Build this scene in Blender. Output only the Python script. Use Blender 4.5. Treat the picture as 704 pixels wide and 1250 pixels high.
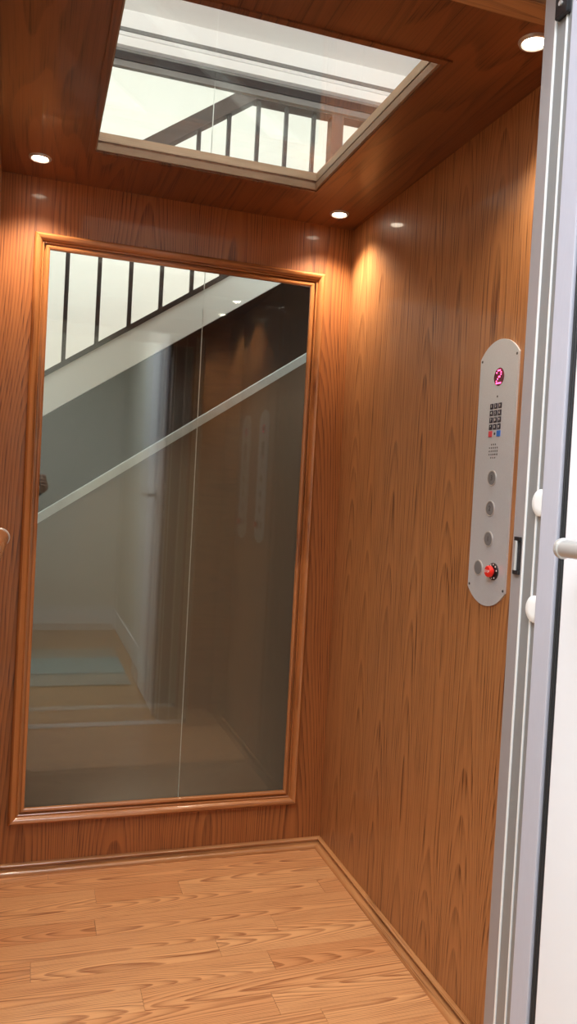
import bpy, bmesh, math, random
from mathutils import Vector, Matrix
random.seed(7)
S = bpy.context.scene
COL = S.collection
for o in list(bpy.data.objects): bpy.data.objects.remove(o)

# ------------------------------------------------------------------ camera, world, lights, exposure
FOC = 959.4358
YAW, PITCH, ROLL = 0.3169, -0.0232, 0.0545
cd = bpy.data.cameras.new('camera'); cam = bpy.data.objects.new('camera', cd); COL.objects.link(cam)
f = Vector((math.sin(YAW)*math.cos(PITCH), math.cos(YAW)*math.cos(PITCH), math.sin(PITCH)))
r0 = Vector((math.cos(YAW), -math.sin(YAW), 0)); u0 = r0.cross(f)
rr = r0*math.cos(ROLL) + u0*math.sin(ROLL); uu = -r0*math.sin(ROLL) + u0*math.cos(ROLL)
M = Matrix((rr, uu, -f)).transposed().to_4x4(); M.translation = Vector((0, 0, 1.2008)); cam.matrix_world = M
cd.sensor_fit = 'VERTICAL'; cd.sensor_height = 24.0; cd.lens = 24.0*FOC/1250.0; cd.clip_start = 0.01
S.camera = cam
S.view_settings.view_transform = 'Standard'; S.view_settings.look = 'None'
S.view_settings.exposure = 0.0; S.view_settings.gamma = 1.0; S.view_settings.use_curve_mapping = False
try:
    S.cycles.max_bounces = 10; S.cycles.diffuse_bounces = 5; S.cycles.glossy_bounces = 6
    S.cycles.transparent_max_bounces = 24; S.cycles.use_denoising = True
    S.cycles.sample_clamp_indirect = 4.0
except Exception: pass
W = bpy.data.worlds.new('world'); S.world = W; W.use_nodes = True
W.node_tree.nodes['Background'].inputs[0].default_value = (.9, .95, 1, 1)
W.node_tree.nodes['Background'].inputs[1].default_value = 0.15

def area(name, loc, target, sx, sy, power, col):
    l = bpy.data.lights.new(name, 'AREA'); l.shape = 'RECTANGLE'; l.size = sx; l.size_y = sy
    l.energy = power; l.color = col
    o = bpy.data.objects.new(name, l); COL.objects.link(o); o.location = loc
    o.rotation_euler = (Vector(target)-Vector(loc)).to_track_quat('-Z', 'Y').to_euler()
    return o
HALL_P, STAIR_P, SHAFT_P, UNDER_P, SPOT_P = 60, 20, 18, 1.2, 24
area('hall_ceiling_light', (-.2, .15, 2.46), (-.2, .15, 0), 1.2, 1.0, HALL_P, (.85, .92, 1))
area('stairwell_fill_light', (.5, 3.05, 4.15), (.5, 3.3, 0), 3.4, .6, STAIR_P, (.98, 1, .97))  # unseen area lamp added overhead to brighten the stairwell
area('shaft_fill_light', (.45, 1.25, 2.20), (.45, 1.35, 2.72), .7, .2, SHAFT_P, (1, .97, .93))  # unseen fill on the cab roof, added to lift the white shaft ceiling
for sx in (-.5, 1.4): area('shaft_side_fill', (sx, 1.9, 2.28), (.44, 2.62, 2.66), .25, .15, 4.5, (1, .98, .96))  # pair of added fills, out of sight, for the white beam face
area('stair_front_fill', (.7, 2.76, 3.3), (.7, 2.97, 1.9), 3.4, .06, 40, (1, 1, .95))  # unseen strip added to brighten the stringer face
area('lower_stair_fill', (.5, 2.78, -.1), (.6, 2.95, 1.1), 1.4, .08, UNDER_P, (1, .95, .85))  # unseen fill added to raise the taupe half wall

# ------------------------------------------------------------------ dimensions
XL, XR, YB, YF, H = -.122, .9932, 2.4914, 1.09, 2.10

# ------------------------------------------------------------------ materials
def mat(name, col, rough=.5, metal=0., spec=.5, noise=0., nscale=(20, 20, 20), coat=0.):
    m = bpy.data.materials.new(name); m.use_nodes = True; nt = m.node_tree
    b = nt.nodes['Principled BSDF']
    b.inputs['Base Color'].default_value = (*col, 1); b.inputs['Roughness'].default_value = rough
    b.inputs['Metallic'].default_value = metal; b.inputs['Specular IOR Level'].default_value = spec
    b.inputs['Coat Weight'].default_value = coat; b.inputs['Coat Roughness'].default_value = .1
    if noise:
        tc = nt.nodes.new('ShaderNodeTexCoord'); mp = nt.nodes.new('ShaderNodeMapping'); mp.inputs['Scale'].default_value = nscale
        n = nt.nodes.new('ShaderNodeTexNoise'); n.inputs['Scale'].default_value = 1; n.inputs['Detail'].default_value = 3
        mx = nt.nodes.new('ShaderNodeMix'); mx.data_type = 'RGBA'
        mx.inputs[6].default_value = (*[c*(1-noise) for c in col], 1); mx.inputs[7].default_value = (*[min(1, c*(1+noise)) for c in col], 1)
        nt.links.new(tc.outputs['Object'], mp.inputs[0]); nt.links.new(mp.outputs[0], n.inputs[0])
        nt.links.new(n.outputs[0], mx.inputs[0]); nt.links.new(mx.outputs[2], b.inputs['Base Color'])
    return m

def emit(name, col, s):
    m = bpy.data.materials.new(name); m.use_nodes = True; nt = m.node_tree
    nt.nodes.remove(nt.nodes['Principled BSDF'])
    e = nt.nodes.new('ShaderNodeEmission'); e.inputs[0].default_value = (*col, 1); e.inputs[1].default_value = s
    nt.links.new(e.outputs[0], nt.nodes['Material Output'].inputs[0]); return m

def glass(name, tint, refl=1.0):
    m = bpy.data.materials.new(name); m.use_nodes = True; nt = m.node_tree; N = nt.nodes.new; L = nt.links.new
    nt.nodes.remove(nt.nodes['Principled BSDF'])
    g = N('ShaderNodeNewGeometry'); d = N('ShaderNodeVectorMath'); d.operation = 'DOT_PRODUCT'
    L(g.outputs['Normal'], d.inputs[0]); L(g.outputs['Incoming'], d.inputs[1])
    def mth(op, a, b=None):
        n = N('ShaderNodeMath'); n.operation = op
        for i, v in enumerate((a, b)):
            if v is None: continue
            if isinstance(v, (int, float)): n.inputs[i].default_value = v
            else: L(v, n.inputs[i])
        return n.outputs[0]
    c = mth('ABSOLUTE', d.outputs['Value']); k = mth('POWER', mth('SUBTRACT', 1.0, c), 5.0)
    fac = mth('ADD', mth('MULTIPLY', k, .96), .04*refl)
    t = N('ShaderNodeBsdfTransparent'); t.inputs[0].default_value = (*tint, 1)
    gl = N('ShaderNodeBsdfGlossy'); gl.inputs['Roughness'].default_value = 0.0; gl.inputs[0].default_value = (1, 1, 1, 1)
    mx = N('ShaderNodeMixShader'); L(fac, mx.inputs[0]); L(t.outputs[0], mx.inputs[1]); L(gl.outputs[0], mx.inputs[2])
    L(mx.outputs[0], nt.nodes['Material Output'].inputs[0]); return m

def wood(name, grain, light, mid, dark, rough=.42, ring=14., pore=1.2, plank=0., seed=0., coat=.22, board=False, ramp=.5, sharp=2.2, arch=None):
    """oak: contour rings of a stretched noise field + pore streaks; grain = axis name the fibres run along"""
    m = bpy.data.materials.new(name); m.use_nodes = True; nt = m.node_tree; N = nt.nodes.new; L = nt.links.new
    b = nt.nodes['Principled BSDF']
    tc = N('ShaderNodeTexCoord'); sp = N('ShaderNodeSeparateXYZ'); L(tc.outputs['Object'], sp.inputs[0])
    def mth(op, a, b=None, c=None):
        n = N('ShaderNodeMath'); n.operation = op
        for i, v in enumerate((a, b, c)):
            if v is None: continue
            if isinstance(v, (int, float)): n.inputs[i].default_value = v
            else: L(v, n.inputs[i])
        return n.outputs[0]
    X, Y, Z = sp.outputs
    if grain == 'Z': u, v = mth('ADD', X, mth('MULTIPLY', Y, .83)), Z
    elif grain == 'Y': u, v = mth('ADD', X, mth('MULTIPLY', Z, .7)), Y
    else: u, v = mth('ADD', Y, mth('MULTIPLY', Z, .7)), X
    w = seed
    if plank:                                   # veneer leaves, each with a figure of its own
        q = mth('DIVIDE', mth('ADD', u, 5.03), plank); cell = mth('FLOOR', q)
        half = mth('SUBTRACT', mth('FRACT', q), .5)
        w = mth('ADD', mth('MULTIPLY', cell, 3.7), seed)
        uc = mth('MULTIPLY', half, plank)
    else: uc = u
    if board:
        at = N('ShaderNodeAttribute'); at.attribute_name = 'board'
        ss = N('ShaderNodeSeparateColor'); L(at.outputs['Color'], ss.inputs[0])
        w = mth('ADD', mth('MULTIPLY', ss.outputs[0], 40.), seed)
    def vec(a, b_, c):
        n = N('ShaderNodeCombineXYZ')
        for i, x in enumerate((a, b_, c)):
            if isinstance(x, (int, float)): n.inputs[i].default_value = x
            else: L(x, n.inputs[i])
        return n.outputs[0]
    def noise(v_, detail=2., rough_=.5):
        n = N('ShaderNodeTexNoise'); n.inputs['Scale'].default_value = 1.; n.inputs['Detail'].default_value = detail
        n.inputs['Roughness'].default_value = rough_; L(v_, n.inputs['Vector']); return n.outputs[0]
    ks = 1.0 if not board else 2.2
    big = noise(vec(mth('MULTIPLY', uc, 7.*ks), mth('MULTIPLY', v, .62*ks), w), 1.)
    wob = noise(vec(mth('MULTIPLY', u, 22.), mth('MULTIPLY', v, 1.6), w), 2.)
    field = mth('ADD', mth('MULTIPLY', big, ring), mth('MULTIPLY', wob, .55))
    if board:
        q2 = mth('FRACT', mth('DIVIDE', mth('SUBTRACT', u, 2.514-8.3), .083))
        uc = mth('ADD', mth('MULTIPLY', mth('SUBTRACT', q2, .5), .083), mth('MULTIPLY', mth('SUBTRACT', ss.outputs[2], .5), .10))
    sgn = 1.
    if board: sgn = mth('SUBTRACT', mth('MULTIPLY', mth('GREATER_THAN', ss.outputs[0], .45), 2.), 1.)
    if arch:
        sw_ = noise(vec(mth('MULTIPLY', v, 1.3), 0., w), 1.)
        field = mth('ADD', mth('ADD', mth('MULTIPLY', mth('MULTIPLY', v, sgn), arch[0]), mth('MULTIPLY', mth('MULTIPLY', uc, uc), arch[1])), mth('ADD', mth('MULTIPLY', big, arch[2]), mth('ADD', mth('MULTIPLY', wob, .5), mth('MULTIPLY', sw_, arch[3]))))
    elif plank: field = mth('ADD', field, mth('MULTIPLY', mth('ABSOLUTE', uc), 7.))
    fr = mth('FRACT', field)
    rg = mth('POWER', fr, sharp)                   # sharp dark early-wood edge, slow fade
    rg = mth('MULTIPLY', rg, mth('SUBTRACT', 1., mth('POWER', fr, 14.)))
    streak = noise(vec(mth('MULTIPLY', u, 340.), mth('MULTIPLY', v, 4.5), w), 2., .6)
    mr = N('ShaderNodeMapRange'); L(streak, mr.inputs[0]); mr.inputs[1].default_value = .5; mr.inputs[2].default_value = .66
    st = mth('MULTIPLY', mr.outputs[0], mth('ADD', mth('MULTIPLY', rg, .9), .25))
    tone = noise(vec(mth('MULTIPLY', u, 9.), mth('MULTIPLY', v, .5), w), 2.)
    fibre = noise(vec(mth('MULTIPLY', u, 150.), mth('MULTIPLY', v, 2.5), w), 2.)
    c1 = N('ShaderNodeMix'); c1.data_type = 'RGBA'; c1.inputs[6].default_value = (*mid, 1); c1.inputs[7].default_value = (*light, 1)
    tf = mth('ADD', mth('MULTIPLY', tone, .6), mth('MULTIPLY', fibre, .5))
    if board: tf = mth('ADD', tf, mth('SUBTRACT', mth('MULTIPLY', ss.outputs[1], 1.4), .7))
    L(tf, c1.inputs[0]); c1.clamp_factor = True
    c2 = N('ShaderNodeMix'); c2.data_type = 'RGBA'; c2.inputs[7].default_value = (*dark, 1); L(c1.outputs[2], c2.inputs[6])
    df = mth('ADD', mth('MULTIPLY', rg, ramp), mth('MULTIPLY', st, .7*pore)); L(df, c2.inputs[0]); c2.clamp_factor = True
    L(c2.outputs[2], b.inputs['Base Color'])
    b.inputs['Roughness'].default_value = rough; b.inputs['Coat Weight'].default_value = coat; b.inputs['Coat Roughness'].default_value = .07
    bp = N('ShaderNodeBump'); bp.inputs['Strength'].default_value = .12; bp.inputs['Distance'].default_value = .002
    L(mth('SUBTRACT', 1., df), bp.inputs['Height']); L(bp.outputs[0], b.inputs['Normal'])
    return m

OL, OM, OD = (.50, .20, .066), (.36, .128, .038), (.13, .036, .011)
oak_z = wood('oak_veneer_vertical', 'Z', (.43, .158, .046), (.29, .088, .023), (.095, .024, .007), plank=.29, seed=1.3, arch=(6., 620., 5., 8.), ramp=.64)
oak_zr = wood('oak_veneer_side', 'Z', (.50, .225, .083), (.36, .148, .049), (.12, .038, .011), plank=.13, seed=8.1, arch=(5., 1300., 6., 7.), ramp=.46, pore=1.7)
oak_y = wood('oak_veneer_depth', 'Y', (.23, .082, .027), (.16, .052, .017), (.06, .017, .006), plank=.31, seed=4.4, ring=14.)  # ceiling oak, toned darker to carry the dim bounce light up there
oak_x = wood('oak_veneer_cross', 'X', (.52, .24, .085), (.39, .16, .052), (.15, .05, .017), seed=2.)
mold_x = wood('oak_moulding_cross', 'X', OL, OM, OD, ring=4., seed=3., rough=.25, coat=.5)
mold_y = wood('oak_moulding_depth', 'Y', OL, OM, OD, ring=4., seed=3., rough=.25, coat=.5)
mold_z = wood('oak_moulding_vertical', 'Z', OL, OM, OD, ring=4., seed=6., rough=.25, coat=.5)
skirt_x = wood('oak_skirting_cross', 'X', (.62, .31, .125), (.48, .21, .08), (.2, .07, .022), ring=5., seed=3., rough=.25, coat=.5)
skirt_y = wood('oak_skirting_depth', 'Y', (.62, .31, .125), (.48, .21, .08), (.2, .07, .022), ring=5., seed=3., rough=.25, coat=.5)
oak_floor = wood('oak_floor_boards', 'X', (.78, .415, .190), (.64, .290, .120), (.27, .085, .028), rough=.34, ring=15., sharp=2.6, seed=5., board=True, coat=.25, ramp=.9, arch=(8., 2300., 6., 8.))
hall_floor = wood('oak_hall_floor', 'X', (.62, .35, .15), (.48, .25, .095), (.25, .10, .04), rough=.35, ring=6., seed=9., plank=.083)
sky_lip = mat('pale_oak_edge', (.30, .20, .125), .5, noise=.25, nscale=(15, 200, 60))
white_wall = mat('white_paint', (.80, .80, .77), .6)
hall_paint = mat('hall_paint', (.74, .71, .62), .6)
trim_white = mat('white_trim_paint', (.82, .82, .80), .4)
ceil_paint = mat('ceiling_paint', (.84, .83, .80), .7)
void_dark = mat('dark_void', (.009, .0085, .008), .8, spec=.2)  # near-black, stands in for unlit space under the stair
taupe = mat('taupe_paint', (.16, .115, .08), .6)
cap_grey = mat('grey_cap_paint', (.55, .58, .58), .45, noise=.25, nscale=(14, 14, 14))
bronze = mat('dark_bronze', (.024, .019, .020), .35)
rail_brown = mat('brown_handrail', (.05, .032, .027), .6, spec=.2, noise=.2, nscale=(3, 80, 80))
band_grey = mat('grey_band', (.19, .185, .175), .4)
alu = mat('satin_aluminium', (.30, .305, .305), .38, .35, noise=.06, nscale=(200, 200, 2))
alu_mauve = mat('mauve_grey_aluminium', (.33, .30, .30), .4, .25)
alu_edge = mat('bright_aluminium_edge', (.9, .9, .9), .25, .2)
alu_leaf = mat('anodised_door_edge', (.50, .50, .58), .45, .1, noise=.04, nscale=(300, 300, 40))
door_white = mat('white_door_enamel', (.82, .83, .88), .35)
rubber = mat('black_rubber', (.018, .019, .022), .5)
black_plastic = mat('black_plastic', (.014, .014, .016), .35)
chrome = mat('brushed_nickel', (.56, .55, .54), .28, .45)
steel = mat('brushed_steel', (.68, .71, .76), .36, .4, noise=.16, nscale=(900, 900, 900))
steel_dark = mat('dull_steel_button', (.25, .25, .26), .4, .3)
white_plastic = mat('white_plastic', (.85, .85, .85), .4)
key_black = mat('black_key', (.03, .025, .04), .4)
key_red = mat('red_key', (.6, .06, .08), .4)
key_blue = mat('blue_key', (.03, .17, .62), .4)
stop_red = mat('red_push_button', (.80, .025, .015), .3)
ink_white = mat('white_ink', (.85, .82, .80), .5)
ink_dark = mat('engraved_dark', (.05, .05, .055), .5)
display_red = mat('dark_red_display', (.12, .0, .018), .12)
led = emit('red_led', (1., .08, .25), 5.)
lamp_glow = emit('lamp_glow', (1., .86, .66), 22.)
rug_mat = mat('blue_green_rug', (.34, .43, .40), .95, noise=.35, nscale=(60, 9, 9))
pane_mat = glass('clear_glass', (.97, .985, .975))
hoist_mat = glass('hoistway_glass', (.955, .975, .962))
edge_glass = mat('glass_joint', (.62, .66, .63), .3)

# ------------------------------------------------------------------ mesh helpers
def box(bm, a, b, bev=0.):
    a, b = Vector(a), Vector(b); c = (a+b)/2; d = b-a
    g = bmesh.ops.create_cube(bm, size=1, matrix=Matrix.Translation(c) @ Matrix.Diagonal((*[abs(x) for x in d], 1)))
    if bev:
        es = list({e for v in g['verts'] for e in v.link_edges})
        bmesh.ops.bevel(bm, geom=es, offset=bev, segments=2, affect='EDGES', profile=.6)
def cyl(bm, p, q, r, r2=None, n=24):
    p, q = Vector(p), Vector(q); d = q-p
    M_ = Matrix.Translation((p+q)/2) @ d.to_track_quat('Z', 'Y').to_matrix().to_4x4()
    bmesh.ops.create_cone(bm, cap_ends=True, segments=n, radius1=r, radius2=r if r2 is None else r2, depth=d.length, matrix=M_)
def lathe(bm, p, axis, prof, n=32):
    """prof = [(r, t)] along axis from p"""
    p = Vector(p); ax = Vector(axis).normalized(); q = ax.to_track_quat('Z', 'Y')
    rings = []
    for r, t in prof:
        c = p+ax*t
        if r < 1e-6: rings.append([bm.verts.new(c)])
        else: rings.append([bm.verts.new(c + q @ Vector((r*math.cos(2*math.pi*i/n), r*math.sin(2*math.pi*i/n), 0))) for i in range(n)])
    for A, B in zip(rings, rings[1:]):
        for i in range(n):
            j = (i+1) % n
            if len(A) == 1 and len(B) == 1: continue
            if len(A) == 1: bm.faces.new((A[0], B[i], B[j]))
            elif len(B) == 1: bm.faces.new((A[i], A[j], B[0]))
            else: bm.faces.new((A[i], A[j], B[j], B[i]))
def prism(bm, pts, vec):
    """closed polygon of 3-D points extruded along vec"""
    v0 = [bm.verts.new(p) for p in pts]; v1 = [bm.verts.new(Vector(p)+Vector(vec)) for p in pts]
    n = len(pts)
    bm.faces.new(v0); bm.faces.new(list(reversed(v1)))
    for i in range(n): bm.faces.new((v0[i], v1[i], v1[(i+1) % n], v0[(i+1) % n]))
def loft(bm, A, B):
    """two matching closed rings of points joined and capped"""
    a = [bm.verts.new(p) for p in A]; b = [bm.verts.new(p) for p in B]; n = len(a)
    for i in range(n): bm.faces.new((a[i], a[(i+1) % n], b[(i+1) % n], b[i]))
    bm.faces.new(list(reversed(a))); bm.faces.new(b)
def obj(name, bm, m, parent=None, smooth=False, loc=None):
    """links the bmesh (world coordinates) as one mesh object whose origin is loc or its parent's place"""
    me = bpy.data.meshes.new(name)
    bmesh.ops.recalc_face_normals(bm, faces=bm.faces[:])
    o = bpy.data.objects.new(name, me); COL.objects.link(o)
    off = Vector(loc) if loc is not None else Vector((0, 0, 0))
    if parent is not None:
        o.parent = parent
        p = parent; base = Vector((0, 0, 0))
        while p is not None: base += p.location; p = p.parent
        off = base + (Vector(loc) - base if loc is not None else Vector((0, 0, 0)))
        o.location = off - base
    else: o.location = off
    bmesh.ops.translate(bm, verts=bm.verts[:], vec=-off)
    bm.to_mesh(me); bm.free(); me.materials.append(m)
    if smooth:
        for p_ in me.polygons: p_.use_smooth = True
        try: me.set_sharp_from_angle(angle=math.radians(40))
        except Exception: pass
    return o
def tag(o, label=None, cat=None, group=None, kind=None):
    if label: o['label'] = label
    if cat: o['category'] = cat
    if group: o['group'] = group
    if kind: o['kind'] = kind
    return o
def empty(name, loc, label=None, cat=None, group=None, kind=None):
    o = bpy.data.objects.new(name, None); COL.objects.link(o); o.location = loc; o.empty_display_size = .05
    return tag(o, label, cat, group, kind)
def B(*boxes, bev=0.):
    bm = bmesh.new()
    for a, b in boxes: box(bm, a, b, bev)
    return bm
def copy_tree(o, parent=None):
    c = o.copy(); COL.objects.link(c)
    if parent is not None: c.parent = parent
    for ch in list(o.children): copy_tree(ch, c)
    return c
def text_bm(txt, size, origin, right, up, depth=.0004):
    cu = bpy.data.curves.new('lettering', 'FONT'); cu.body = txt; cu.size = size; cu.align_x = 'CENTER'; cu.align_y = 'CENTER'
    cu.extrude = depth; cu.resolution_u = 3
    t = bpy.data.objects.new('lettering', cu); COL.objects.link(t)
    bpy.context.view_layer.update()
    me = bpy.data.meshes.new_from_object(t.evaluated_get(bpy.context.evaluated_depsgraph_get()))
    bpy.data.objects.remove(t); bpy.data.curves.remove(cu)
    bm = bmesh.new(); bm.from_mesh(me); bpy.data.meshes.remove(me)
    r_, u_ = Vector(right), Vector(up); n_ = r_.cross(u_)
    M_ = Matrix((r_, u_, n_)).transposed().to_4x4(); M_.translation = Vector(origin)
    bmesh.ops.transform(bm, matrix=M_, verts=bm.verts[:]); return bm
def struct(name, bm, m, label, cat, parent=None):
    o = obj(name, bm, m, parent)
    return tag(o, label, cat, kind='structure')

# ------------------------------------------------------------------ cab shell
GX0, GX1, GZ0, GZ1 = .0174, .8538, .1975, 1.8947         # visible glass of the back window
def holed(a0, a1, b0, b1, h, mk, t):
    """slab with a rectangular hole h=(a0,a1,b0,b1), 4 boxes; mk(a,b,side) -> point"""
    bm = bmesh.new(); p0, p1, q0, q1 = h
    for (x0, x1, z0, z1) in ((a0, p0, b0, b1), (p1, a1, b0, b1), (p0, p1, b0, q0), (p0, p1, q1, b1)):
        box(bm, mk(x0, z0, 0), mk(x1, z1, t))
    return bm
# floor: strip-oak boards, one mesh, a tone value per board
bm = bmesh.new(); lay = bm.loops.layers.float_color.new('board')
rows = []; y = 2.348 + .083*2
known = {0: [.1], 1: [], 2: [.229, .478], 3: [-.05, .9], 4: [.217], 5: [.7], 6: [.05, .52], 7: [.640], 8: [.3], 9: [.0, .6]}
tones = {(4, 0): .12, (7, 1): .3, (2, 1): .25}
k = 0
while y > 1.03:
    y0 = max(y-.083, 1.05); ends = known.get(k, [random.uniform(0, .4), random.uniform(.45, .9)])
    xs = [XL-.02] + sorted(e for e in ends if XL < e < XR) + [XR+.02]
    for i in range(len(xs)-1):
        c = (random.random(), tones.get((k, i), random.uniform(.35, .8)), random.random(), 1)
        top = [bm.verts.new((a, b, 0)) for a, b in ((xs[i]+.0004, y0+.0004), (xs[i+1]-.0004, y0+.0004), (xs[i+1]-.0004, y-.0004), (xs[i]+.0004, y-.0004))]
        bot = [bm.verts.new((v.co.x, v.co.y, -.02)) for v in top]
        fs = [bm.faces.new(top), bm.faces.new(list(reversed(bot)))]
        for j in range(4): fs.append(bm.faces.new((top[j], bot[j], bot[(j+1) % 4], top[(j+1) % 4])))
        for f_ in fs:
            for l_ in f_.loops: l_[lay] = c
    y -= .083; k += 1
struct('floor', bm, oak_floor, 'glossy honey oak strip floor of the lift cab', 'floor')
struct('trim_1', B(((XL-.02, 1.05, -.05), (XR+.02, YB+.02, -.0205))), oak_x, 'cab floor underlay beneath the boards', 'subfloor')
WT = .018
bm = holed(XL-WT, XR+WT, -.02, H+.02, (GX0-.006, GX1+.006, GZ0-.006, GZ1+.006), lambda a, b, s: (a, YB+s, b), WT)
struct('wall_back', bm, oak_z, 'stained oak veneer back wall of the cab around the framed window', 'wall')
struct('wall_right', B(((XR, YF-.04, -.02), (XR+WT, YB, H+.02))), oak_zr, 'stained oak veneer side wall carrying the steel button panel', 'wall')
struct('wall_left', B(((XL-WT, YF-.04, -.02), (XL, YB, H+.02))), oak_zr, 'stained oak veneer side wall of the cab behind the handrail', 'wall')
SX0, SX1, SY0, SY1 = .1215, .760, 1.470, 2.2195           # opening in the cab ceiling
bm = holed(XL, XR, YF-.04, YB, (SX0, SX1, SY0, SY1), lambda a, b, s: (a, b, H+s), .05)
struct('ceiling', bm, oak_y, 'dark oak cab ceiling, shade put into its tone, with a large glazed opening', 'ceiling')
# front return and header
struct('wall_front', B(((.80, YF-.045, 0), (XR, YF, 1.964)), ((XL, YF-.045, 1.964), (XR, YF, H)), bev=0), oak_x, 'oak header and return around the cab doorway', 'wall')
# ceiling opening: rim, lip of the glazing, pane
w2 = empty('window_2', (.44, 1.84, H), 'clear skylight pane set in the oak cab ceiling', 'skylight', kind='structure')
def ring_xy(x0, x1, y0, y1, wd, z0, z1):
    return B(((x0-wd, y0-wd, z0), (x1+wd, y0, z1)), ((x0-wd, y1, z0), (x1+wd, y1+wd, z1)), ((x0-wd, y0, z0), (x0, y1, z1)), ((x1, y0, z0), (x1+wd, y1, z1)))
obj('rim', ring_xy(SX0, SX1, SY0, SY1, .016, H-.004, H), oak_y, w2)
obj('inner_lip', B(((SX0, SY1-.006, H), (SX1, SY1, H+.019)), ((SX1-.006, SY0, H), (SX1, SY1-.006, H+.019)), ((SX0, SY0, H), (SX0+.004, SY1-.006, H+.019)), ((SX0+.004, SY0, H), (SX1-.006, SY0+.004, H+.019)),
      ((SX0, SY1-.003, H+.027), (SX1, SY1, H+.05)), ((SX1-.003, SY0, H+.027), (SX1, SY1-.003, H+.05))), sky_lip, w2)
obj('pane', B(((SX0, SY0, H+.020), (SX1, SY1, H+.026))), pane_mat, w2)

# window moulding on the back wall
w1 = empty('window_1', (.4356, YB, GZ0), 'tall clear window in a mitred oak frame on the back wall', 'window', kind='structure')
prof = [(-.004, 0), (-.004, .008), (.000, .012), (.004, .0125), (.0075, .010), (.0082, .0025), (.0125, .0025), (.0130, .0125), (.0145, .0135), (.0170, .0130), (.0180, .0112), (.0205, .0175), (.027, .0255), (.033, .027), (.038, .0245), (.041, .018), (.0415, 0)]
def mould_ring(cx, cz, sx, sz): return [(cx+sx*d, YB-p_, cz+sz*d) for d, p_ in prof]
c_bl, c_br = mould_ring(GX0, GZ0, -1, -1), mould_ring(GX1, GZ0, 1, -1)
c_tl, c_tr = mould_ring(GX0, GZ1, -1, 1), mould_ring(GX1, GZ1, 1, 1)
for n_, A, Bq, m_ in (('frame_rail', c_bl, c_br, mold_x), ('frame_rail', c_tl, c_tr, mold_x), ('frame_stile', c_bl, c_tl, mold_z), ('frame_stile', c_br, c_tr, mold_z)):
    bm = bmesh.new(); loft(bm, A, Bq); obj(n_, bm, m_, w1, smooth=True)
obj('pane', B(((GX0-.005, YB+.001, GZ0-.005), (GX1+.005, YB+.007, GZ1+.005))), pane_mat, w1)

# baseboards (cap bead, groove, shoe bead)
bp_ = [(0, .0325), (.005, .0325), (.0095, .0310), (.0115, .0280), (.0105, .0240), (.004, .0235), (.004, .0160), (.010, .0155), (.018, .0150), (.0225, .012), (.0245, .006), (.0245, 0), (0, 0)]
bm = bmesh.new(); loft(bm, [(XL, YB-p_, z) for p_, z in bp_], [(XR-p_, YB-p_, z) for p_, z in bp_])
tag(obj('baseboard_back', bm, skirt_x, smooth=True), 'oak skirting bead along the back wall', 'baseboard', kind='structure')
bm = bmesh.new(); loft(bm, [(XR-p_, YB-p_, z) for p_, z in bp_], [(XR-p_, YF, z) for p_, z in bp_])
tag(obj('baseboard_right', bm, skirt_y, smooth=True), 'oak skirting bead along the right wall', 'baseboard', kind='structure')
bm = bmesh.new(); loft(bm, [(XL+p_, YB-.025, z) for p_, z in bp_], [(XL+p_, YF, z) for p_, z in bp_])
tag(obj('baseboard_left', bm, skirt_y, smooth=True), 'oak skirting bead along the left wall', 'baseboard', kind='structure')

# ------------------------------------------------------------------ shaft and stairwell behind the cab
# glass wall of the shaft: two sheets butted at a vertical joint, dark head channel above
GY = 2.645
hg = empty('hoistway_glazing', (.53, GY, -.3), 'clear glass wall behind the cab with a vertical joint and dark head channel', 'glass partition')
for a, b in ((-1.4, .5245), (.5265, 2.4)):
    obj('glass_sheet', B(((a, GY, -.3), (b, GY+.008, 2.555))), hoist_mat, hg)
obj('joint', B(((.5247, GY+.001, -.3), (.5263, GY+.007, 2.555))), edge_glass, hg)
obj('head_channel', B(((-1.4, GY-.010, 2.575), (2.4, GY+.018, 2.600)), ), bronze, hg)
obj('grey_band', B(((-1.4, GY-.006, 2.6005), (2.4, GY+.018, 2.6100))), band_grey, hg)
obj('grey_band', B(((-1.4, GY-.004, 2.555), (2.4, GY+.014, 2.5745))), band_grey, hg)  # grey drawn in as the channel underside lit from below
struct('wall_shaft', B(((-1.4, 2.62, 2.612), (2.4, 2.69, 4.2)), ((-1.4, 2.612, 2.640), (2.4, 2.62, 2.72))), trim_white, 'white plastered beam over the shaft glass', 'wall')
struct('trim_3', B(((-1.4, 2.604, 2.650), (2.4, 2.612, 2.660))), band_grey, 'thin grey strip painted as the shadow gap between white beam and shaft ceiling', 'trim')  # solid grey strip in place of a shadow groove
struct('ceiling_shaft', B(((-1.4, .9, 2.72), (2.4, 2.62, 2.80))), ceil_paint, 'white ceiling over the lift shaft', 'ceiling')
struct('wall_shaft_left', B(((-1.45, .95, 0), (-1.4, 2.7, 4.2)), ((-1.45, 2.7, -.6), (-1.4, 4.05, 4.2))), white_wall, 'white side wall of the shaft and stairwell', 'wall')
struct('wall_shaft_right', B(((2.4, .95, 0), (2.45, 2.7, 4.2)), ((2.4, 2.7, -.6), (2.45, 4.05, 4.2))), white_wall, 'white far side wall of the shaft and stairwell', 'wall')
struct('wall_stairwell', B(((-1.4, 4.0, -.6), (2.4, 4.05, 4.2))), white_wall, 'pale wall behind the stair balusters', 'wall')
struct('ceiling_stairwell', B(((-1.4, 2.7, 4.2), (2.4, 4.05, 4.25))), ceil_paint, 'white stairwell ceiling', 'ceiling')
struct('floor_stairwell', B(((-1.4, 2.5, -.62), (2.4, 4.0, -.58))), void_dark, 'dark floor at the foot of the stairwell', 'floor')

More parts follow.
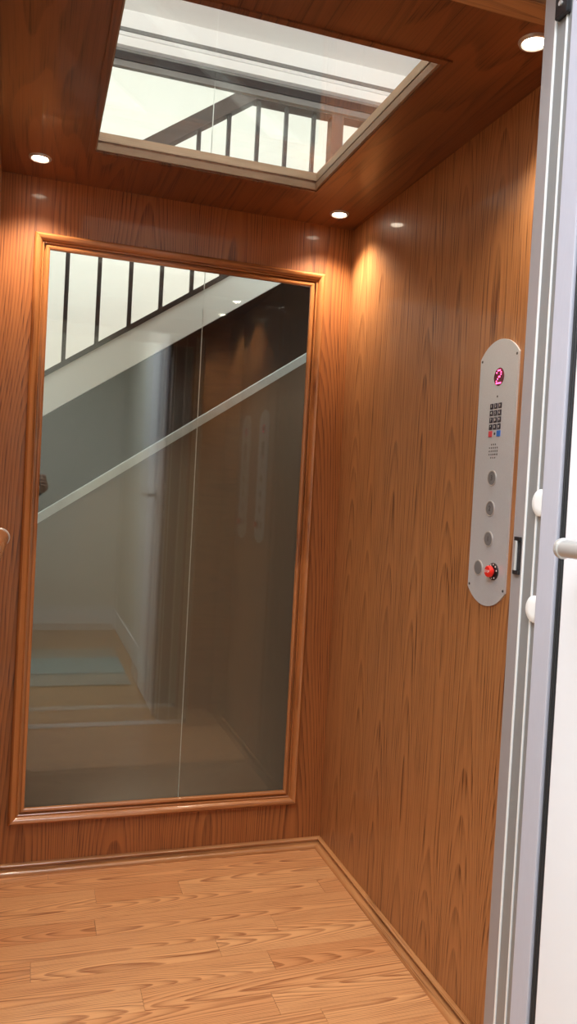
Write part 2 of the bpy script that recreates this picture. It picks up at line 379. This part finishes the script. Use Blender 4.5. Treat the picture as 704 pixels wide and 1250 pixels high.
SL = .684
def zs(x): return 1.426 + SL*(x-.015)          # lower edge of the upper flight's stringer
st = empty('staircase', (0, 3.0, -.58), 'flight rising to the right behind the glass: white stringer, dark slim balusters', 'staircase')
XE = .80                                       # top of the flight, landing beyond
def slant(x0, x1, lo, hi, y0, y1, s=None):
    bm = bmesh.new(); prism(bm, [(x0, y0, lo(x0)), (x1, y0, lo(x1)), (x1, y0, hi(x1)), (x0, y0, hi(x0))], (0, y1-y0, 0)); return bm
SH = .142
obj('stringer', slant(-1.2, .98, zs, lambda x: zs(x)+SH, 3.0, 3.03), trim_white, st)
obj('landing_fascia', B(((.982, 3.0, zs(.98)-.01), (2.38, 3.03, zs(.98)+.142))), trim_white, st)
obj('shoe_rail', slant(-1.2, .96, lambda x: zs(x)+SH, lambda x: zs(x)+SH+.022, 2.997, 3.035), bronze, st)
obj('landing_shoe', B(((.96, 2.997, zs(.98)+.142), (2.38, 3.035, zs(.98)+.164))), bronze, st)
XT = .98
hz = lambda x: 2.479 + .712*(x-.417)           # lower front edge of the sloping handrail
obj('handrail', slant(-1.2, .765, hz, lambda x: hz(x)+.065, 3.0, 3.06), rail_brown, st)
obj('landing_rail', B(((.765, 3.0, 2.725), (2.38, 3.06, 2.785))), rail_brown, st)
x = .089-.1147*10
while x < 2.3:
    top = hz(x) if x < .765 else 2.725
    bot = zs(x)+SH+.02 if x < .96 else zs(.98)+.163
    if abs(x-1.10) > .05 and x > -1.15:
        obj('baluster', B(((x-.0075, 3.012, bot), (x+.0075, 3.027, top))), bronze, st)
    x += .1147
obj('newel_post', B(((1.077, 2.998, zs(.98)+.163), (1.127, 3.05, 2.725))), rail_brown, st)
# treads and the boxed underside
bm = bmesh.new()
for i in range(9):
    x1 = .98-i*.263; z1 = zs(x1)+.10
    box(bm, (x1-.263-.02, 3.06, z1-.18-.03), (x1, 3.99, z1-.18))
    box(bm, (x1-.015, 3.06, z1-.18), (x1, 3.99, z1))
obj('treads', bm, mold_y, st)
obj('landing', B(((.982, 3.06, zs(.98)+.08), (2.38, 3.99, zs(.98)+.11))), mold_y, st)
lz = lambda x: 1.076 + .691*(x-.02)            # top of the grey cap on the lower side of the flight
struct('wall_dark_void', slant(-1.38, 2.38, lambda x: -.56, lambda x: zs(x)+.05, 3.034, 3.05), void_dark, 'near-black panel added as the unlit void between the white stringer and grey cap', 'wall')  # dark sheet put in where the space under the flight is unlit
struct('wall_lower_stair', slant(-1.38, 1.35, lambda x: -.56, lambda x: lz(x)-.034, 2.95, 3.02), taupe, 'taupe half wall below the grey sloping cap', 'wall')
struct('trim_2', slant(-1.38, 1.35, lambda x: lz(x)-.034, lz, 2.94, 3.03), cap_grey, 'pale grey sloping cap on the half wall behind the glass', 'trim')

# ------------------------------------------------------------------ landing in front of the cab
HX0, HX1, HY0, HY1 = -1.3, .72, -1.6, .975
struct('floor_landing', B(((HX0, HY0, -.03), (HX1+.03, HY1, 0))), hall_floor, 'oak floor of the landing mirrored in the window', 'floor')
struct('wall_landing_back', B(((HX0-.05, HY0-.05, 0), (HX1+.05, HY0, 2.5))), hall_paint, 'cream landing wall mirrored in the window', 'wall')
struct('wall_landing_left', B(((HX0-.05, HY0, 0), (HX0, HY1, 2.5))), hall_paint, 'cream side wall of the landing', 'wall')
struct('wall_landing_right', B(((HX1, HY0, 0), (HX1+.05, .842, 2.5))), hall_paint, 'white side wall of the landing behind the open door', 'wall')
struct('wall_landing_front', B(((HX0, .845, 0), (-.16, HY1, 2.5)), ((.775, .845, 0), (1.2, HY1, 2.5)), ((-.16, .845, 2.002), (.775, HY1, 2.5))), hall_paint, 'landing wall around the lift doorway', 'wall')
struct('ceiling_landing', B(((HX0-.05, HY0-.05, 2.5), (1.2, HY1, 2.55))), ceil_paint, 'white landing ceiling', 'ceiling')
struct('baseboard_landing_back', B(((HX0, HY0, 0), (HX1, HY0+.016, .14)), ((HX0, HY0+.001, .14), (HX1, HY0+.010, .155))), trim_white, 'white skirting of the landing back wall', 'baseboard')
struct('baseboard_landing_right', B(((HX1-.012, HY0+.017, 0), (HX1, .84, .14))), trim_white, 'white skirting of the landing side wall', 'baseboard')
bm = bmesh.new(); box(bm, (-.75, -.5, .0005), (.62, .25, .010), .003)
tag(obj('rug', bm, rug_mat, loc=(0, -.12, 0)), 'blue green rug on the landing floor, mirrored low in the window', 'rug')
th = empty('threshold', (.33, 1.04, 0), 'ribbed aluminium threshold at the cab doorway, mirrored in the window', 'threshold')
obj('plate', B(((-.12, .985, 0), (.79, 1.05, .004))), alu_edge, th)
bm = bmesh.new()
for i in range(3): box(bm, (-.12, .996+.016*i, .004), (.79, 1.003+.016*i, .006))
obj('rib', bm, alu_edge, th)

# aluminium door frame on the right of the doorway: stepped strips, lips, stop, seal
ZT = 2.0
FX = .772
fr = empty('door_frame', (.70, .92, 0), 'stepped aluminium door frame standing at the right edge of the oak cab', 'door frame')
obj('outer_strip', B(((.660, .9475, 0), (FX, .972, ZT)), bev=.001), alu_mauve, fr)
obj('lip', B(((.6590, .9435, 0), (FX, .9470, ZT)), bev=.001), alu_edge, fr)  # specular line of the frame edge put into a lighter colour
obj('cab_side_lip', B(((.668, .9722, 0), (.672, .9760, ZT)), ((.722, .9722, 0), (.726, .9760, ZT)), bev=.0008), alu_edge, fr)
obj('middle_strip', B(((.6605, .9225, 0), (FX, .9430, ZT)), bev=.0006), alu, fr)
obj('lip', B(((.6590, .9190, 0), (FX, .9220, ZT)), bev=.001), alu_edge, fr)  # second edge highlight, also given as lighter colour
obj('inner_strip', B(((.6605, .9000, 0), (FX, .9185, ZT)), bev=.0006), alu, fr)
obj('stop_face', B(((.650, .8610, 0), (FX, .8975, ZT)), bev=.002), alu_leaf, fr)
bm = B(((.655, .8450, 0), (FX, .8605, ZT)))
for i in range(3): cyl(bm, (.655, .8480+.0048*i, 0), (.655, .8480+.0048*i, ZT), .0022, n=10)
obj('rubber_seal', bm, rubber, fr, smooth=True)
for zc in (1.207, 1.062):
    bm = bmesh.new(); lathe(bm, (.6605, .908, zc), (-1, 0, 0), [(0, 0), (.0175, 0), (.0185, .0015), (.0185, .0045), (.017, .0058), (.008, .0062), (0, .0062)], 36)
    o = obj('guide_roller', bm, white_plastic, fr, smooth=True); tag(o, 'white plastic roller')
# black strike with a nickel roller on the strip, black interlock up above
sk = empty('door_strike', (.66, .96, 1.131), 'small black strike with a nickel bar on the frame beside the red stop button', 'door strike')
obj('housing', B(((.6560, .9500, 1.152), (.6610, .9640, 1.1575)), ((.6560, .9500, 1.104), (.6610, .9640, 1.110)), ((.6590, .9500, 1.110), (.6610, .9640, 1.152)), bev=.001), black_plastic, sk)
bm = bmesh.new(); cyl(bm, (.6575, .9590, 1.110), (.6575, .9590, 1.152), .0022); tag(obj('roller_bar', bm, chrome, sk, smooth=True), 'nickel roller bar')
lk = empty('door_interlock', (.655, .931, 1.91), 'black plastic interlock box at the top of the aluminium frame', 'interlock')
obj('housing', B(((.652, .912, 1.868), (.6605, .9385, 1.97)), bev=.003), black_plastic, lk)
bm = bmesh.new(); cyl(bm, (.6525, .925, 1.885), (.650, .925, 1.885), .0035); obj('screw', bm, chrome, lk, smooth=True)
# open white door leaf
dr = empty('door_1', (.67, .40, .005), 'white enamelled door standing open at the right edge of the photo', 'door', kind='structure')
obj('leaf', B(((.650, .30, .008), (.692, .8440, ZT-.01)), bev=.002), door_white, dr)
HXc, HYc, HZc = .6035, .7900, 1.1535
def lever():
    bm = bmesh.new()
    lathe(bm, (HXc, HYc, HZc), (0, -1, 0), [(0, 0), (.010, 0), (.0122, .0015), (.0128, .004), (.0122, .0065), (.0106, .0075), (.0106, .012), (.0106, .125), (.009, .13), (0, .131)], 32)
    cyl(bm, (HXc, HYc-.113, HZc), (.649, HYc-.113, HZc), .009); return bm
hd = obj('lever_handle', lever(), chrome, dr, smooth=True)
bm = bmesh.new(); lathe(bm, (.650, HYc-.113, HZc), (-1, 0, 0), [(0, 0), (.026, 0), (.026, .006), (.022, .009), (0, .009)]); obj('rose', bm, chrome, hd, smooth=True)

# ------------------------------------------------------------------ cab fittings
spots = [(.892, 2.366, 'small glowing downlight in the oak ceiling by the back right corner'), (-.018, 2.337, 'small glowing downlight in the oak ceiling at the far left'),
         (.885, 1.333, 'bright glowing downlight in the ceiling beside the aluminium frame, nearest'), (-.018, 1.333, 'glowing downlight at the front left of the cab ceiling')]
def downlight(x, y, label):
    e = empty('recessed_downlight', (x, y, H), label, 'downlight', 'downlights in the cab ceiling')
    bm = bmesh.new(); lathe(bm, (x, y, H), (0, 0, -1), [(.021, .0005), (.022, .003), (.025, .0055), (.029, .0045), (.031, 0)], 36)
    obj('trim_ring', bm, chrome, e, smooth=True)
    bm = bmesh.new(); lathe(bm, (x, y, H), (0, 0, -1), [(0, .0075), (.008, .007), (.015, .005), (.0205, .001), (.0205, .0002), (0, .0002)], 28)
    obj('lens', bm, lamp_glow, e, smooth=True)
    l = bpy.data.lights.new('downlight_beam', 'SPOT'); l.energy = SPOT_P; l.color = (1, .84, .64); l.spot_size = math.radians(120); l.spot_blend = 1.0; l.shadow_soft_size = .02
    lo = bpy.data.objects.new('downlight_beam', l); COL.objects.link(lo); lo.parent = e; lo.location = (0, 0, -.03)
for a in spots: downlight(*a)

# handrail on the left wall, its end just inside the picture
hr = empty('wall_handrail', (XL, 1.8, 1.04), 'round oak handrail with a nickel end ring at the left edge of the photo', 'handrail')
bm = bmesh.new(); cyl(bm, (-.0755, 1.30, 1.04), (-.0755, 2.268, 1.04), .0235, n=32); obj('rail', bm, mold_y, hr, smooth=True)
for yy in (1.297, 2.27):
    bm = bmesh.new(); s_ = 1 if yy > 2 else -1
    lathe(bm, (-.0755, yy-.012*s_, 1.04), (0, s_, 0), [(.0238, 0), (.0258, .001), (.0258, .012), (.022, .019), (.012, .023), (0, .024)], 32); obj('end_cap', bm, chrome, hr, smooth=True)
for yy in (1.5, 2.05):
    bm = bmesh.new(); cyl(bm, (XL, yy, 1.04), (-.097, yy, 1.04), .008); lathe(bm, (XL, yy, 1.04), (1, 0, 0), [(0, .004), (.022, .004), (.024, 0)]); obj('bracket', bm, chrome, hr, smooth=True)

# ------------------------------------------------------------------ car operating panel on the right wall
PY, PW = 1.5525, .152
pn = empty('car_operating_panel', (XR, PY, 1.273), 'tall brushed steel panel with red floor display, keypad and buttons on the oak wall', 'lift button panel')
XP = XR-.004
ys = lambda l: PY - l                       # l = metres to the right as seen from the cab
pts = []
hw, zt, zb, rise = PW/2, 1.538, 1.008, .037
for i in range(25):
    a = -1+2*i/24; pts.append((XP, ys(-a*hw), zt+rise*(1-a*a)**.5 * (1 if True else 1)*.0 + rise*(math.sqrt(max(0, 1.35**2-a*a))-math.sqrt(1.35**2-1))/(1.35-math.sqrt(1.35**2-1))))
for i in range(25):
    a = 1-2*i/24; pts.append((XP, ys(-a*hw), zb-rise*(math.sqrt(max(0, 1.35**2-a*a))-math.sqrt(1.35**2-1))/(1.35-math.sqrt(1.35**2-1))))
bm = bmesh.new(); prism(bm, pts, (.004, 0, 0)); obj('faceplate', bm, steel, pn)
RT, UP = (0, -1, 0), (0, 0, 1)
def disc(l, z, r, x0, h, n=32, ins=.0006): 
    bm = bmesh.new(); lathe(bm, (x0, ys(l), z), (-1, 0, 0), [(0, -.0005), (r, -.0005), (r, h-ins), (r-ins, h), (0, h)], n); return bm
dp = obj('floor_display', disc(.004, 1.490, .0205, XP, .0008), display_red, pn); tag(dp, 'round dark red display reading 2')
rows5 = ['.###.', '#...#', '....#', '..##.', '.#...', '#....', '#####']
bm = bmesh.new()
for j, rw in enumerate(rows5):
    for i, c in enumerate(rw):
        if c == '#': lathe(bm, (XP-.0007, ys(.004+(i-2)*.0043), 1.490+(3-j)*.0048), (-1, 0, 0), [(.00205, 0), (.0018, .0005), (0, .0006)], 10)
obj('led_digit', bm, led, dp)
obj('camera_dot', disc(.002, 1.446, .0026, XP, .0006, 16), ink_dark, pn)
chars = ['1', '2', '3', '4', '5', '6', '7', '8', '9', '*', '0', '#']
for j in range(4):
    for i in range(3):
        l, z = -.0005+(i-1)*.0165, 1.4245-.0157*j
        o = obj('key', B(((XP-.0016, ys(l+.0062), z-.0062), (XP, ys(l-.0062), z+.0062)), bev=.0007), key_black, pn)
        obj('key_digit', text_bm(chars[j*3+i], .009, (XP-.0017, ys(l), z), RT, UP, .0002), ink_white, o)
zc = 1.4245-.0157*4
tag(obj('call_key', B(((XP-.0016, ys(-.0165-.0005+.0068), zc-.0068), (XP, ys(-.0165-.0005-.0068), zc+.0068)), bev=.0007), key_red, pn), 'red key')
tag(obj('call_key', B(((XP-.0016, ys(.0165-.0005+.0072), zc-.0068), (XP, ys(.0165-.0005-.0072), zc+.0068)), bev=.0007), key_blue, pn), 'blue key')
obj('key_mark', disc(-.0005, zc, .0032, XP, .0004, 14, .0001), ink_dark, pn)
bm = bmesh.new()
for j, n in enumerate((3, 5, 5, 5, 3)):
    for i in range(n): lathe(bm, (XP, ys(-.002+(i-(n-1)/2)*.0078), 1.3375-.0075*j), (-1, 0, 0), [(.0021, 0), (.0019, .0004), (0, .0004)], 8)
tag(obj('speaker_holes', bm, ink_dark, pn), kind=None)
def push(name, l, z, txt=None):
    bm = bmesh.new(); lathe(bm, (XP, ys(l), z), (-1, 0, 0), [(.0155, 0), (.0180, .0002), (.0180, .0012), (.0168, .0018), (.0155, .0012)], 36)
    rim = obj(name, disc(l, z, .0152, XP, .0016), steel_dark, pn, smooth=False)
    obj('rim', bm, chrome, rim, smooth=True)
    if txt: obj('engraved_digit', text_bm(txt, .017, (XP-.0018, ys(l), z), RT, UP, .0002), ink_dark, rim)
push('floor_button', .0005, 1.261, '3'); push('floor_button', .0005, 1.192, '2'); push('floor_button', .0005, 1.123, '1'); push('alarm_button', -.034, 1.054)
bm = bmesh.new(); lathe(bm, (XP, ys(.029), 1.052), (-1, 0, 0), [(0, -.0005), (.0195, -.0005), (.0195, .002), (.0185, .003), (.010, .0032), (0, .0032)], 40)
cl = obj('stop_collar', bm, black_plastic, pn, smooth=True)
bm = bmesh.new()
for k in range(10):
    a = 2*math.pi*(k+.3)/10
    c = Vector((XP-.0032, ys(.029+.0158*math.cos(a)), 1.052+.0158*math.sin(a)))
    if k % 5 != 4: box(bm, c-Vector((.0003, .0017, .0017)), c+Vector((.0003, .0017, .0017)))
obj('white_mark', bm, ink_white, cl)
bm = bmesh.new(); lathe(bm, (XP-.003, ys(.029), 1.052), (-1, 0, 0), [(.0078, 0), (.0078, .003), (.0115, .004), (.0130, .0055), (.0130, .0115), (.0115, .0135), (0, .0141)], 36)
sb = obj('stop_button', bm, stop_red, pn, smooth=True); tag(sb, 'red mushroom push button')
obj('stop_lettering', text_bm('STOP', .0082, (XP-.0172, ys(.029), 1.052), RT, UP, .0002), ink_white, sb)
for l, z in ((-.069, 1.533), (.069, 1.533), (-.069, 1.013), (.069, 1.013)):
    obj('screw', disc(l, z, .0032, XP, .0007, 14), ink_dark, pn)

# ------------------------------------------------------------------ the photographer, seen only as a sliver mirrored at the window's left edge
skin_m = mat('skin', (.52, .30, .21), .5); shirt_m = mat('dark_sweater', (.035, .035, .04), .85); jeans_m = mat('blue_jeans', (.04, .055, .10), .8)
hair_m = mat('brown_hair', (.03, .018, .012), .6); shoe_m = mat('black_shoe', (.02, .02, .02), .5)
def skinned(name, nodes, edges, m, parent, root, sub=2):
    """continuous surface grown from a skeleton: nodes = {key: (x, y, z, radius)}"""
    me = bpy.data.meshes.new(name); keys = list(nodes); ix = {k: i for i, k in enumerate(keys)}
    me.from_pydata([nodes[k][:3] for k in keys], [(ix[a], ix[b]) for a, b in edges], [])
    o = bpy.data.objects.new(name, me); COL.objects.link(o)
    o.modifiers.new('Skin', 'SKIN'); o.modifiers.new('Sub', 'SUBSURF').levels = sub
    for k in keys:
        v = me.skin_vertices[0].data[ix[k]]; v.radius = (nodes[k][3],)*2; v.use_root = (k == root)
    bpy.context.view_layer.update()
    out = bpy.data.meshes.new_from_object(o.evaluated_get(bpy.context.evaluated_depsgraph_get()))
    bpy.data.objects.remove(o); bm = bmesh.new(); bm.from_mesh(out); bpy.data.meshes.remove(out)
    return bm if m is None else obj(name, bm, m, parent, smooth=True)
PX, PYY = -.36, -.42           # feet on the rug
person = empty('person', (PX, PYY, .001), 'person in a dark sweater holding up a camera, mirrored at the window left edge', 'person')
def chain(*k): return list(zip(k, k[1:]))
nd = {'pelvis': (PX, PYY, .95, .13), 'waist': (PX, PYY, 1.10, .12), 'chest': (PX, PYY, 1.30, .135), 'neck0': (PX, PYY, 1.43, .065), 'neck1': (PX, PYY+.01, 1.50, .052), 'skull': (PX, PYY+.02, 1.56, .06)}
ed = chain('pelvis', 'waist', 'chest', 'neck0', 'neck1', 'skull')
tr, te, sw, se, shoe = {}, [], {}, [], []
for s_, n_ in ((1, 'r'), (-1, 'l')):
    nd.update({n_+'hip': (PX+.095*s_, PYY, .90, .085), n_+'knee': (PX+.10*s_, PYY+.015, .50, .055), n_+'ankle': (PX+.10*s_, PYY-.02, .09, .04), n_+'toe': (PX+.115*s_, PYY+.13, .035, .03)})
    ed += chain('pelvis', n_+'hip', n_+'knee', n_+'ankle', n_+'toe')
    el = (-.07, -.44, 1.10) if s_ > 0 else (-.52, -.30, 1.08)
    wr = (.078*s_ if s_ > 0 else -.085, -.085, 1.135)
    hx = .073 if s_ > 0 else -.074
    nd.update({n_+'shoulder': (PX+.175*s_, PYY, 1.385, .062), n_+'elbow': (*el, .043), n_+'wrist': (*wr, .027), n_+'palm': (hx, -.045, 1.170, .026)})
    ed += chain('chest', n_+'shoulder', n_+'elbow', n_+'wrist', n_+'palm')
    for i, (dz, ln) in enumerate(((.052, .9), (.033, 1.), (.014, .95), (-.005, .8))):      # four fingers curled round the edge of the camera
        z = 1.178+dz-.014; a, b, c = f'{n_}f{i}a', f'{n_}f{i}b', f'{n_}f{i}c'
        nd.update({a: (hx+.004*s_, -.020, z, .0088), b: (hx-.006*s_, .010*ln, z+.002, .0082), c: (hx-.030*s_*ln, .0125, z+.003, .007)})
        ed += chain(n_+'palm', a, b, c)
    nd.update({n_+'t0': (hx-.012*s_, -.048, 1.196, .011), n_+'t1': (hx-.026*s_, -.050, 1.212, .0085)})
    ed += chain(n_+'palm', n_+'t0', n_+'t1')
    tr.update({n_+'hip': (PX+.095*s_, PYY, .90, .098), n_+'knee': (PX+.10*s_, PYY+.015, .50, .069), n_+'hem': (PX+.10*s_, PYY-.02, .085, .058)})
    te += chain('pelvis', n_+'hip', n_+'knee', n_+'hem')
    e2, w2_ = Vector(el), Vector(wr); cuff = e2.lerp(w2_, .86)
    sw.update({n_+'shoulder': (PX+.175*s_, PYY, 1.385, .075), n_+'elbow': (*el, .055), n_+'cuff': (*cuff, .040)})
    se += chain('chest', n_+'shoulder', n_+'elbow', n_+'cuff')
bm = skinned('body', nd, ed, None, None, 'pelvis', 1)
g = bmesh.ops.create_uvsphere(bm, u_segments=28, v_segments=20, radius=1, matrix=Matrix.Translation((PX, PYY+.03, 1.615)) @ Matrix.Diagonal((.076, .094, .115, 1)))
for v in g['verts']:                                   # jaw narrows, brow and cheeks flatten
    d = v.co - Vector((PX, PYY+.03, 1.615))
    if d.z < 0: v.co.x = PX + d.x*(1+d.z*2.2); v.co.y += .012*(-d.z/.115)
def bump(c, r, sc): bmesh.ops.create_uvsphere(bm, u_segments=12, v_segments=8, radius=r, matrix=Matrix.Translation(c) @ Matrix.Diagonal((*sc, 1)))
bump((PX, PYY+.126, 1.598), .014, (.8, 1, 1.7))        # nose
for s_ in (1, -1): bump((PX+.077*s_, PYY+.025, 1.605), .026, (.35, .7, 1.2))   # ears
obj('body', bm, skin_m, person, smooth=True)
for s_ in (1, -1):
    bm = bmesh.new(); bmesh.ops.create_uvsphere(bm, u_segments=12, v_segments=8, radius=.0105, matrix=Matrix.Translation((PX+.030*s_, PYY+.112, 1.622))); obj('eye', bm, ink_dark, person, smooth=True)
bm = bmesh.new(); bmesh.ops.create_uvsphere(bm, u_segments=14, v_segments=8, radius=.022, matrix=Matrix.Translation((PX, PYY+.119, 1.556)) @ Matrix.Diagonal((1, .35, .28, 1))); obj('mouth', bm, mat('lip', (.42, .16, .13), .5), person, smooth=True)
bm = bmesh.new(); bmesh.ops.create_uvsphere(bm, u_segments=28, v_segments=20, radius=1, matrix=Matrix.Translation((PX, PYY+.018, 1.628)) @ Matrix.Diagonal((.086, .100, .118, 1)))
bmesh.ops.delete(bm, geom=[v for v in bm.verts if v.co.z < 1.655 and v.co.y > PYY+.045 or v.co.z < 1.55], context='VERTS'); obj('hair', bm, hair_m, person, smooth=True)
sw.update({'hem': (PX, PYY, .93, .15), 'waist': (PX, PYY, 1.10, .14), 'chest': (PX, PYY, 1.30, .155), 'collar': (PX, PYY, 1.435, .085)})
skinned('sweater', sw, chain('hem', 'waist', 'chest', 'collar')+se, shirt_m, person, 'hem')
tr.update({'pelvis': (PX, PYY, .96, .142)}); skinned('jeans', tr, te, jeans_m, person, 'pelvis')
for s_ in (1, -1):
    skinned('shoe', {'heel': (PX+.10*s_, PYY-.045, .045, .044), 'mid': (PX+.106*s_, PYY+.05, .045, .046), 'toe': (PX+.118*s_, PYY+.16, .038, .037)}, chain('heel', 'mid', 'toe'), shoe_m, person, 'heel')
ph = empty('handheld_camera', (0, -.028, 1.135), 'small dark camera held up in both hands, mirrored at the left edge of the window', 'camera')
bm = bmesh.new(); box(bm, (-.050, -.036, 1.165), (.050, -.016, 1.237), .004); obj('casing', bm, black_plastic, ph)
bm = bmesh.new(); lathe(bm, (0, -.0165, 1.2008), (0, 1, 0), [(.024, 0), (.024, .004), (.020, .006), (.018, .0045), (0, .004)]); obj('lens_ring', bm, chrome, ph, smooth=True)

for o in person.children:                                # soles on top of the rug pile
    o.data.transform(Matrix.Translation((0, 0, .012)))
ph.location.z += 0
